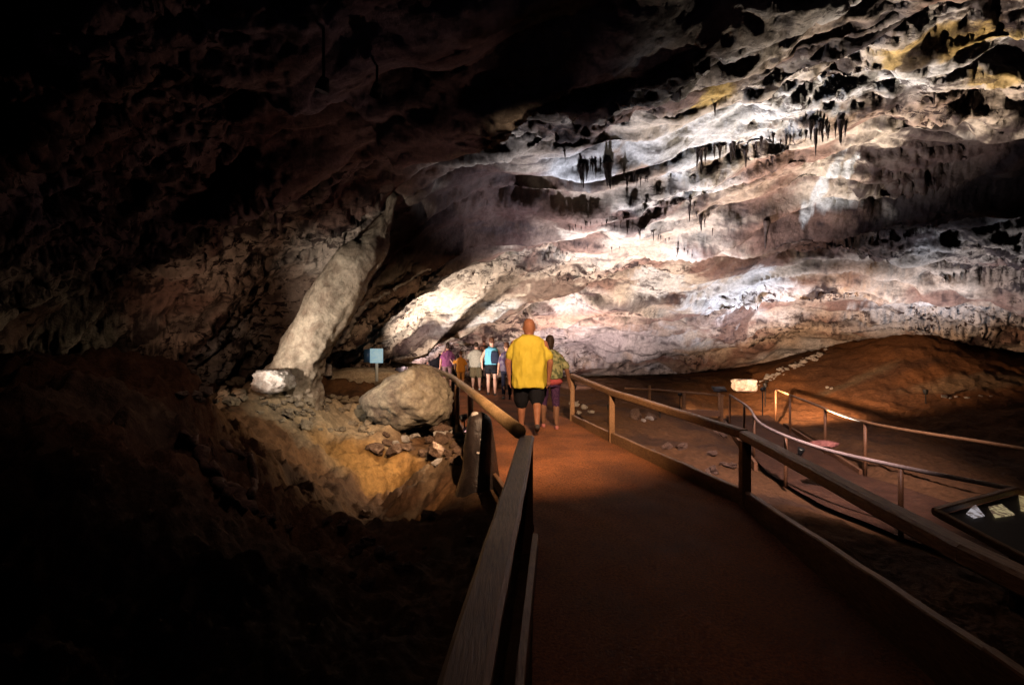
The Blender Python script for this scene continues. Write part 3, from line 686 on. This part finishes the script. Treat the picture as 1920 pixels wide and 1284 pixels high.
# ------------------------------------------------------------------ signs
def box(bm, c, s, rot=None):
    m = Matrix.Translation(c)
    if rot is not None: m = m @ rot
    bmesh.ops.create_cube(bm, size=1, matrix=m @ Matrix.Diagonal((*s, 1)))
t = thing('information_sign', 'small pale blue and white sign on a white post beyond the boulder', 'sign', W(706, 694, 12.2))
k = 12.2/F
bm = bmesh.new(); box(bm, (0, 0, 27*k), (24*k, .03, 27*k)); bmesh.ops.bevel(bm, geom=bm.edges, offset=.006, segments=2); link('sign_board', bm, mat_cloth('sign_face', (.32,.52,.62), (.50,.68,.74), 9, .4, 0), t)
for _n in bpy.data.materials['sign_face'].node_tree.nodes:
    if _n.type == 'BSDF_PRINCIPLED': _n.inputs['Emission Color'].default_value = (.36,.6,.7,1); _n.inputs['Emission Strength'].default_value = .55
bm = bmesh.new(); box(bm, (-19*k, .06, 27*k), (12*k, .03, 25*k)); link('side_board', bm, mat_plain('sign_blue', (.03,.08,.18), .4), t)
bm = bmesh.new(); box(bm, (0, .03, 0), (5*k, .03, 42*k)); link('post', bm, mat_plain('sign_white', (.65,.72,.74), .5), t)
# lit picture board at the lower right
t = thing('picture_board', 'dark framed display board with lit pictures at the right edge of the cave', 'display board', (3.35, 3.75, -.45))
def loc(px, py, d): return W(px, py, d)-Vector(t.location)
bm = bmesh.new(); beam(bm, loc(1754, 959, 3.7), loc(1905, 918, 4.3), .05, .05); beam(bm, loc(1754, 959, 3.7), loc(1960, 1068, 3.1), .05, .05)
beam(bm, loc(1905, 918, 4.3), loc(2120, 990, 3.8), .05, .05); beam(bm, loc(2120, 990, 3.8), loc(1960, 1068, 3.1), .05, .05); link('frame', bm, M_RAIL, t, smooth=False)
bm = bmesh.new(); vs = [bm.verts.new(loc(x, y, d)-Vector((0, 0, .03))) for x, y, d in ((1760,959,3.7),(1905,921,4.3),(2110,990,3.8),(1960,1062,3.1))]
f = bm.faces.new(vs); r = bmesh.ops.extrude_face_region(bm, geom=[f]); bmesh.ops.translate(bm, verts=[v for v in r['geom'] if isinstance(v, bmesh.types.BMVert)], vec=(0, 0, -.02)); link('panel', bm, mat_plain('panel_black', (.015,.012,.015), .5), t, smooth=False)
def pic_mat(c1, c2, nm):
    m, nt, b = new_mat(nm); n = N(nt, 'ShaderNodeTexNoise', Scale=28.0, Detail=3.0); tc = N(nt, 'ShaderNodeTexCoord'); nt.links.new(tc.outputs['Object'], n.inputs['Vector'])
    r = N(nt, 'ShaderNodeValToRGB'); r.color_ramp.elements[0].position = .45; r.color_ramp.elements[1].position = .55
    r.color_ramp.elements[0].color = (*c1, 1); r.color_ramp.elements[1].color = (*c2, 1); nt.links.new(n.outputs[0], r.inputs[0])
    nt.links.new(r.outputs[0], b.inputs['Emission Color']); b.inputs['Emission Strength'].default_value = .8; b.inputs['Base Color'].default_value = (.3,.3,.3,1); return m
for quad, m in [(((1812,958),(1828,941),(1846,962),(1826,966)), pic_mat((.45,.42,.45),(.12,.09,.08),'picture_white')), (((1853,946),(1878,941),(1903,960),(1866,965)), pic_mat((.42,.34,.18),(.10,.06,.04),'picture_tan')), (((1910,925),(1940,930),(1945,962),(1914,952)), pic_mat((.36,.28,.13),(.14,.08,.04),'picture_ochre'))]:
    bm = bmesh.new(); vs = []
    for x, y in quad:      # set on the sloping panel
        A = W(1760,959,3.7); n_ = (W(1905,921,4.3)-A).cross(W(1960,1062,3.1)-A).normalized(); E0 = Vector((0, 0, EYE)); r_ = W(x, y, 1)-E0; s_ = (A-E0).dot(n_)/r_.dot(n_)
        vs.append(bm.verts.new(E0+r_*s_-Vector(t.location)+Vector((0,0,-.022))))
    f = bm.faces.new(vs); r = bmesh.ops.extrude_face_region(bm, geom=[f]); bmesh.ops.translate(bm, verts=[v for v in r['geom'] if isinstance(v, bmesh.types.BMVert)], vec=(0, 0, .008)); link('picture', bm, m, t, smooth=False)
for lx, ly, lh in ((.35, .0, .62), (1.0, -.1, .5)):
    bm = bmesh.new(); beam(bm, (lx, ly, 0), (lx, ly, lh), .07, .07); link('leg', bm, M_RAIL, t, smooth=False)
# small slanted reading panel by the low fence
t = thing('reading_panel', 'small dark slanted reading panel on the low fence across the hollow', 'sign', (5.2, 12.85, .2))
bm = bmesh.new(); box(bm, (0, 0, .13), (.32, .2, .03), Matrix.Rotation(.5, 4, 'X')); link('panel', bm, mat_plain('panel_dark', (.03,.03,.04), .4), t)
bm = bmesh.new(); box(bm, (0, 0, -.3), (.05, .05, .84)); link('leg', bm, M_RAIL, t)

# ------------------------------------------------------------------ floodlights of the cave lighting and the added fill lamps
M_HOUS = mat_plain('lamp_housing', (.03,.03,.03), .5)
for i, (lc, tg, pw, co, an, bl, rd) in enumerate(LAMPS):
    where = ['black floodlight on the ground behind the tallest post of the timber handrail', 'black floodlight in the hollow beyond the low fence', 'black floodlight at the far end of the cave behind the people', 'black floodlight beside the white block below the mound', 'black floodlight on the lower path under the pale handrail',
      'black floodlight at the far right foot of the mound', 'black floodlight hidden behind the dark left bank near the column', 'black floodlight hidden behind the dark stalagmite', 'black lamp hung from the dark ceiling over the path', 'black floodlight on the lower path lighting the brown mound', 'black floodlight on the floor behind the far group of people', 'black lamp hung from the dark ceiling out of reach over the timber handrail', 'unseen black lamp added over the start of the path to light the near rails', 'black floodlight left of the log handrail shining up at the pale shelves', 'black lamp hung from the dark ceiling over the golden clay', 'black fill lamp added over the root like stone ridges', 'black floodlight by the low fence shining at the white block', 'black floodlight behind the dark left bank shining up the rubble wall', 'black floodlight added under the log handrail as red fill for the ceiling']
    d = (Vector(tg)-Vector(lc)).normalized(); c0 = Vector(lc)-d*.07
    t = thing('floodlight', where[i], 'floodlight', c0, 0, 'floodlights of the cave lighting and added fill lamps')  # the added fill lamps share the floodlight name
    q = d.to_track_quat('Z', 'Y').to_matrix().to_4x4()
    bm = bmesh.new(); bmesh.ops.create_cone(bm, cap_ends=True, segments=16, radius1=.035, radius2=.05, depth=.06, matrix=q @ Matrix.Translation((0,0,-.02)))
    tube(bm, [q @ Vector((0,0,.005)), q @ Vector((0,0,.035)), q @ Vector((0,0,.065))], [.052,.056,.06], 16, cap=False); link('housing', bm, M_HOUS, t)
    bm = bmesh.new(); bmesh.ops.create_cone(bm, cap_ends=True, segments=16, radius1=.048, radius2=.048, depth=.008, matrix=q @ Matrix.Translation((0,0,.014))); link('lens', bm, mat_plain('lamp_lens', co, .3, 1), t)
    bm = bmesh.new(); e = Vector((0, 0, -.6)) if i not in (8, 11, 12, 14, 15) else Vector((0, 0, 1.2)); beam(bm, (0, 0, 0), e, .02, .02, .003); link('bracket', bm, M_HOUS, t, smooth=False)

# ------------------------------------------------------------------ people
def capsule(bm, a, b, ra, rb, n=14, fx=1.0):
    a = Vector(a); b = Vector(b); d = (b-a).normalized(); R = []
    pts = [(a-d*ra*.99, .12*ra), (a-d*ra*.7, .71*ra), (a, ra), (a.lerp(b, .33), ra*.67+rb*.33), (a.lerp(b, .67), ra*.33+rb*.67), (b, rb), (b+d*rb*.7, .71*rb), (b+d*rb*.99, .12*rb)]
    tube(bm, [p for p, r in pts], [r for p, r in pts], n, flat=fx)
def rings(bm, lst, n=24, e=2.3):
    """loft of super-ellipse rings: (x, y, z, half width, half depth)"""
    R = []
    for (x, y, z, w, d) in lst:
        r = []
        for k in range(n):
            a = k*2*math.pi/n; c, s_ = math.cos(a), math.sin(a)
            r.append(bm.verts.new((x+w*math.copysign(abs(c)**(2/e), c), y+d*math.copysign(abs(s_)**(2/e), s_), z)))
        R.append(r)
    for a, b in zip(R, R[1:]):
        for k in range(n): bm.faces.new((a[k], a[(k+1) % n], b[(k+1) % n], b[k]))
    bm.faces.new(R[0][::-1]); bm.faces.new(R[-1])
def fuse(name, bm, mat, parent, vox=.012, smooth=4, folds=0, seed=0):
    """join all volumes of bm into one continuous skin"""
    bmesh.ops.recalc_face_normals(bm, faces=bm.faces)
    me = bpy.data.meshes.new('tmp'); bm.to_mesh(me); bm.free(); tmp = bpy.data.objects.new('tmp', me); COL.objects.link(tmp)
    m = tmp.modifiers.new('r', 'REMESH'); m.mode = 'VOXEL'; m.voxel_size = vox
    if smooth: m2 = tmp.modifiers.new('s', 'SMOOTH'); m2.iterations = smooth; m2.factor = .5
    dg = bpy.context.evaluated_depsgraph_get(); dg.update(); out = bpy.data.meshes.new_from_object(tmp.evaluated_get(dg)); bpy.data.objects.remove(tmp)
    if folds:
        n_ = len(out.vertices); V = np.zeros(n_*3, np.float32); out.vertices.foreach_get('co', V); V = V.reshape(-1, 3)
        Nn = np.zeros(n_*3, np.float32); out.vertices.foreach_get('normal', Nn); Nn = Nn.reshape(-1, 3)
        k = ridged(V[:, 0]*5+seed, V[:, 1]*5, V[:, 2]*2.2, 2)-.6
        V = V+Nn*(k*folds)[:, None]; out.vertices.foreach_set('co', V.reshape(-1))
    out.materials.clear(); out.materials.append(mat); out.name = name
    out.polygons.foreach_set('use_smooth', [True]*len(out.polygons))
    o = bpy.data.objects.new(name, out); COL.objects.link(o); o.parent = parent; return o
SKIN = mat_cloth('skin', (.52,.27,.18), (.46,.22,.15), 12, .5, .05); SKIN2 = mat_cloth('pink_skin', (.62,.36,.28), (.56,.30,.23), 12, .5, .05); SKIN3 = mat_cloth('brown_skin', (.26,.13,.08), (.22,.11,.07), 12, .5, .05)
def person(label, px, feet_py, d, h, rz, spec, x=None):
    """a figure built facing +Y (away from the camera); h metres tall"""
    p = W(px, feet_py, d); z = 0.0 if spec.get('z') is None else spec['z']
    t = thing('person', label, 'person', (p.x, p.y, z), rz, spec.get('group')); s = h/1.78; B = spec.get('b', 1.0); hv = spec.get('vox', .012)
    A = spec.get('arms', [((.0,-.02,-.30),(.02,.08,-.56)), ((.0,-.02,-.30),(.02,.08,-.56))]); st = spec.get('stride', .14); lift = spec.get('lift', 0)
    skin = spec.get('skin', SKIN); sw = .195*B; hipw = .10*(1+(B-1)*.6)
    bm = bmesh.new()
    rings(bm, [(0,0,.86,.13*B,.11*B),(0,0,.95,.165*B,.13*B),(0,.0,1.08,.155*B,.125*B),(0,0,1.22,.165*B,.125*B),(0,0,1.36,.185*B,.115*B),(0,-.005,1.44,.15*B,.09*B),(0,0,1.49,.07*B,.06)], 24)
    capsule(bm, (0,-.005,1.44), (0,.015,1.56), .060*(.5+.5*B), .062*(.6+.4*B))
    hb = len(bm.verts); 
    rings(bm, [(0,.02,1.54,.04,.04),(0,.02,1.565,.064,.068),(0,.022,1.61,.074,.086),(0,.018,1.66,.081,.098),(0,.015,1.705,.081,.098),(0,.012,1.75,.070,.084),(0,.01,1.775,.048,.058),(0,.01,1.787,.018,.02)], 20, 2.0)
    capsule(bm, (-.078,.01,1.665), (-.083,.005,1.635), .014, .010, 8); capsule(bm, (.078,.01,1.665), (.083,.005,1.635), .014, .010, 8)
    capsule(bm, (0,.115,1.675), (0,.128,1.645), .010, .013, 8); capsule(bm, (-.02,.105,1.605), (.02,.105,1.605), .008, .008, 8)
    bm.verts.ensure_lookup_table()
    for v in list(bm.verts)[hb:]: v.co.z = 1.6+(v.co.z-1.6)*spec.get('hs', 1)+spec.get('hd', 0); v.co.x *= spec.get('hs', 1)
    hands = []
    for sg, (e_, w_) in zip((-1, 1), A):
        S0 = Vector((sg*sw*.93, 0, 1.39)); E = S0+Vector((sg*(.07+e_[0]), e_[1], e_[2])); Wr = S0+Vector((sg*(.08+w_[0]), w_[1], w_[2]))
        capsule(bm, S0+Vector((0,0,-.02)), E, .05*(.5+.5*B), .045*(.5+.5*B)); capsule(bm, E, Wr, .044*(.5+.5*B), .027)
        f = (Wr-E).normalized(); Hm = Wr+f*.06; capsule(bm, Wr, Hm, .028, .034, 10, .7)
        for q, (oy, ln) in enumerate(((-.028,.058),(-.010,.07),(.010,.066),(.027,.052))):
            k0 = Hm+Vector((0, oy, -.01)); k1 = k0+f*ln*.6+Vector((-sg*.006, 0, 0)); k2 = k1+f*ln*.5+Vector((-sg*.02, 0, .004))
            capsule(bm, k0, k1, .0105, .0095, 8); capsule(bm, k1, k2, .0095, .008, 8)
        capsule(bm, Wr+f*.02+Vector((0,.025,0)), Wr+f*.06+Vector((-sg*.01,.05,0)), .012, .009, 8)
        hands.append((S0, E, Wr))
    feet = []
    for sg, ph in ((-1, 1), (1, -1)):
        H = Vector((sg*hipw, 0, .90)); lf = lift if ph < 0 else 0
        an = Vector((sg*(hipw+.005), ph*st, .085+lf)); K = H.lerp(an, .48)+Vector((0, .035+.5*lf, 0))
        capsule(bm, H, K, .088*(.45+.55*B), .058*(.5+.5*B)); capsule(bm, K, K.lerp(an, .35)+Vector((0,-.012,0)), .056*(.5+.5*B), .058*(.5+.5*B)); capsule(bm, K.lerp(an, .35)+Vector((0,-.012,0)), an, .057*(.5+.5*B), .036)
        feet.append((H, K, an, lf))
        tilt = -.9*lf/.12 if lf else 0
        capsule(bm, an, an+Vector((0, .10*math.cos(tilt), -.04+.12*math.sin(tilt))), .036, .03, 10)
    fuse('body', bm, skin, t, hv*.62 if hv < .014 else hv*.8, 2)
    # shirt
    bm = bmesh.new(); top = spec.get('shirt_bottom', .90); g = spec.get('loose', .03)
    rings(bm, [(0,-.005,top,.175*B+g,.145*B+g),(0,-.005,top+.05,.18*B+g,.15*B+g),(0,-.005,1.12,.18*B+g,.15*B+g),(0,0,1.28,.185*B+g*.6,.135*B+g*.6),(0,0,1.36,.18*B+g*.4,.12*B+g*.3),(0,-.005,1.42,.168*B+.01,.11*B),(0,0,1.465,.125*B,.095*B),(0,.0,1.505,.07*B,.07*B)], 28, 2.5)
    if spec.get('sleeves', True):
        for (S0, E, Wr) in hands:
            capsule(bm, S0+Vector((-.03*math.copysign(1, S0.x)*B,0,-.02)), S0.lerp(E, .72), .062*(.5+.5*B), .062*(.5+.5*B)+g*.35)
    fuse(spec.get('top_name', 'shirt'), bm, spec['shirt'], t, hv, 3, .038, px)
    # shorts, trousers
    bm = bmesh.new(); leg = spec.get('leg', .45)   # 1 = ankle
    rings(bm, [(0,0,.80,.16*B+.01,.13*B+.01),(0,0,.90,.175*B,.14*B),(0,0,1.0,.172*B,.14*B)], 24)
    if spec.get('skirt'): rings(bm, [(0,0,spec['skirt'],.20*B,.135*B),(0,0,.62,.19*B,.14*B),(0,0,.82,.175*B,.14*B)], 24)
    for (H, K, an, lf) in feet:
        q = H.lerp(K, leg/.5) if leg <= .5 else K.lerp(an, (leg-.5)/.5)
        if leg <= .5: capsule(bm, H, q, .105*(.4+.6*B), .10*(.4+.6*B)+.012)
        elif leg < .6: capsule(bm, H, K, .115*(.4+.6*B), .105*(.4+.6*B)); capsule(bm, K, q, .105*(.4+.6*B), .095*(.4+.6*B))
        else: capsule(bm, H, K, .10*(.4+.6*B), .07*(.4+.6*B)); capsule(bm, K, q, .07*(.4+.6*B), .058)
    fuse(spec.get('bottom_name', 'shorts'), bm, spec['shorts'], t, hv, 2, .014, px+3)
    for (H, K, an, lf) in feet:
        bm = bmesh.new(); tl = 1 if lf else 0; a0 = an+Vector((0, -.045, -.045))
        if tl: capsule(bm, a0+Vector((0,-.02,.02)), an+Vector((0,.14,-.12)), .042, .034)
        else: capsule(bm, a0, an+Vector((0,.15,-.055)), .042, .036, 12, .75); rings(bm, [(an.x, an.y+.05, an.z-.085,.045,.13),(an.x, an.y+.05, an.z-.06,.046,.13)], 16)
        fuse('shoe', bm, spec.get('shoe', SH_DARK), t, .012, 1)
    hr = spec.get('hair')
    if hr:
        bm = bmesh.new(); ln = spec.get('hair_len', 0)
        rings(bm, [(0,-.03,1.60-ln,.05,.045),(0,-.025,1.63-ln*.5,.078,.07),(0,-.008,1.68,.088,.088),(0,0,1.73,.084,.092),(0,.0,1.775,.06,.07),(0,0,1.797,.02,.02)], 18, 2.0)
        fuse('hair', bm, hr, t, .012, 1, .01)
    t.scale = (s, s, s); return t, s
SH_DARK = mat_plain('dark_shoe', (.06,.05,.05), .6); SH_WHITE = mat_plain('white_shoe', (.7,.66,.6), .6); SH_PINK = mat_plain('pink_shoe', (.6,.22,.2), .6)
H_DARK = mat_cloth('dark_hair', (.025,.015,.012), (.05,.03,.02), 60, .5, .3); H_BROWN = mat_cloth('brown_hair', (.14,.06,.035), (.07,.03,.02), 60, .5, .3)
def extra(t, name, mat, fn, vox=.014, folds=.01):
    bm = bmesh.new(); fn(bm); return fuse(name, bm, mat, t, vox, 2, folds)
C = lambda n, a, b=None, sc=30: mat_cloth(n, a, b, sc)
black = C('black_cloth', (.012,.012,.016)); 
man, _ = person('bald heavy man in a bright yellow T-shirt and black shorts walking away', 992, 800, 8.35, 1.92, -.04,
    dict(hd=-.055, hs=1.1, b=1.25, loose=.035, shirt=C('yellow_cotton', (.72,.56,.07), (.64,.49,.055), 6), shirt_bottom=.71, shorts=black, leg=.54, skin=mat_cloth('tanned_skin', (.40,.17,.10), (.34,.14,.08), 12, .5, .05), shoe=SH_DARK, stride=.20, lift=.10, vox=.012,
         arms=[((.02,-.03,-.30),(-.01,.03,-.57)), ((.02,-.03,-.30),(-.01,.06,-.57))]))
w, _ = person('dark haired woman in an olive patterned top beside the man in yellow', 1031, 795, 9.0, 1.62, .05,
    dict(b=1.15, loose=.03, shirt=C('olive_print', (.34,.33,.17), (.10,.12,.06), 14), shirt_bottom=.96, shorts=C('purple_trousers', (.09,.04,.10), (.05,.02,.06)), leg=.72, shoe=SH_PINK, skin=SKIN3, stride=.12, vox=.013, hair=H_DARK, hair_len=.1,
         arms=[((.0,-.02,-.28),(.02,.08,-.50)), ((.05,-.02,-.28),(.10,.06,-.54))]))
extra(w, 'waist_jacket', C('coral_jacket', (.45,.09,.09), (.38,.07,.08)), lambda bm: (rings(bm, [(.0,-.01,.84,.20,.16),(.02,-.02,.89,.225,.18),(0,-.01,.96,.215,.17)], 20)), folds=.02)
bl, _ = person('woman in a light blue top and black shorts with a dark shoulder bag', 922, 733, 14.6, 1.64, 0,
    dict(b=1.05, shirt=C('blue_cotton', (.13,.40,.56), (.11,.34,.50)), shirt_bottom=.95, shorts=black, leg=.2, shoe=SH_DARK, skin=SKIN2, stride=.13, vox=.018, hair=H_BROWN, sleeves=False, arms=[((.05,-.06,-.27),(.03,.06,-.5)), ((.03,.1,-.25),(-.05,.26,-.20))]))
extra(bl, 'shoulder_bag', C('navy_bag', (.02,.025,.05)), lambda bm: rings(bm, [(.11,-.17,.98,.12,.07),(.12,-.19,1.15,.15,.09),(.10,-.17,1.36,.11,.06)], 16), .02)
person('man in a pale grey shirt and baggy khaki shorts with white socks', 893, 728, 16.3, 1.50, .08,
    dict(b=1.3, shirt=C('pale_grey_cotton', (.52,.47,.40), (.40,.36,.31)), shirt_bottom=.86, shorts=C('khaki', (.20,.15,.09), (.16,.12,.07)), leg=.46, shoe=SH_WHITE, skin=SKIN2, stride=.14, vox=.02, hair=H_DARK, arms=[((.04,.08,-.26),(.0,.28,-.30)), ((.02,.06,-.28),(-.06,.26,-.34))]))
person('child in orange clothes walking beside the log handrail', 864, 722, 16.4, 1.22, .0,
    dict(b=1.0, shirt=C('orange_cotton', (.74,.30,.05), (.66,.26,.04)), shirt_bottom=.80, shorts=C('orange_trousers', (.60,.26,.07)), leg=.6, shoe=SH_DARK, skin=SKIN2, stride=.12, vox=.02, hair=H_BROWN, arms=[((.10,.02,-.2),(.20,.05,-.05)), ((.03,.0,-.28),(.04,.1,-.5))]))
person('woman in a purple top beyond the log handrail', 839, 726, 17.0, 1.48, .2,
    dict(b=1.05, shirt=C('purple_cotton', (.15,.045,.11), (.19,.06,.13), 12), shirt_bottom=.85, shorts=C('mauve_cloth', (.20,.12,.12)), leg=.7, shoe=SH_DARK, skin=SKIN, stride=.06, vox=.02, hair=H_DARK, hair_len=.05))
person('person in a black top standing left of the woman in purple', 815, 724, 18.0, 1.52, .3,
    dict(b=1.1, shirt=black, shirt_bottom=.88, shorts=black, leg=.9, bottom_name='trousers', shoe=SH_DARK, skin=SKIN, stride=.05, vox=.022, hair=H_DARK))
person('person in a cream and yellow top at the end of the log handrail', 794, 722, 18.6, 1.56, -.3,
    dict(b=1.0, shirt=C('cream_yellow', (.66,.44,.20), (.60,.46,.30), 8), shirt_bottom=.88, shorts=C('tan_cloth', (.36,.24,.16)), leg=.9, bottom_name='trousers', shoe=SH_DARK, skin=SKIN2, stride=.05, vox=.022, hair=C('blond_hair', (.46,.26,.10))))
person('person in dark clothes and white shoes between the blue top and yellow shirt', 950, 738, 13.6, 1.50, 0,
    dict(b=.95, shirt=C('dark_purple_top', (.06,.035,.08), (.14,.11,.15), 10), shirt_bottom=.88, shorts=C('dark_jeans', (.02,.02,.04)), leg=.9, bottom_name='trousers', shoe=SH_WHITE, skin=SKIN, stride=.1, vox=.018, hair=H_BROWN))
person('person in a rust brown jacket crouching near the boulder top', 748, 716, 17.5, 1.2, -.5,
    dict(b=1.15, shirt=C('rust_cloth', (.30,.11,.05), (.22,.08,.04)), shirt_bottom=.70, shorts=C('rust_dark', (.14,.06,.04)), leg=.9, bottom_name='trousers', shoe=SH_DARK, skin=SKIN3, stride=.05, vox=.024, hair=H_BROWN))
person('person in a white cap and dark shirt behind the top of the boulder', 772, 722, 18.2, 1.42, .1,
    dict(b=1.05, shirt=C('dark_shirt', (.05,.04,.06)), shirt_bottom=.85, shorts=black, leg=.9, bottom_name='trousers', shoe=SH_DARK, skin=SKIN, stride=.05, vox=.024, hair=C('white_cap', (.62,.60,.58))))


person('person in a pale shirt half hidden between the black top and purple top', 828, 722, 19.0, 1.62, -.2,
    dict(b=1.1, shirt=C('pale_shirt', (.34,.30,.28), (.26,.22,.20)), shirt_bottom=.86, shorts=black, leg=.9, bottom_name='trousers', shoe=SH_DARK, skin=SKIN, stride=.05, vox=.024, hair=H_DARK))
person('tall person with brown hair half hidden between the grey shirt and blue top', 908, 726, 17.2, 1.66, .15,
    dict(b=1.05, shirt=C('brown_shirt', (.12,.07,.06), (.08,.05,.045)), shirt_bottom=.86, shorts=black, leg=.9, bottom_name='trousers', shoe=SH_DARK, skin=SKIN, stride=.05, vox=.024, hair=H_BROWN))
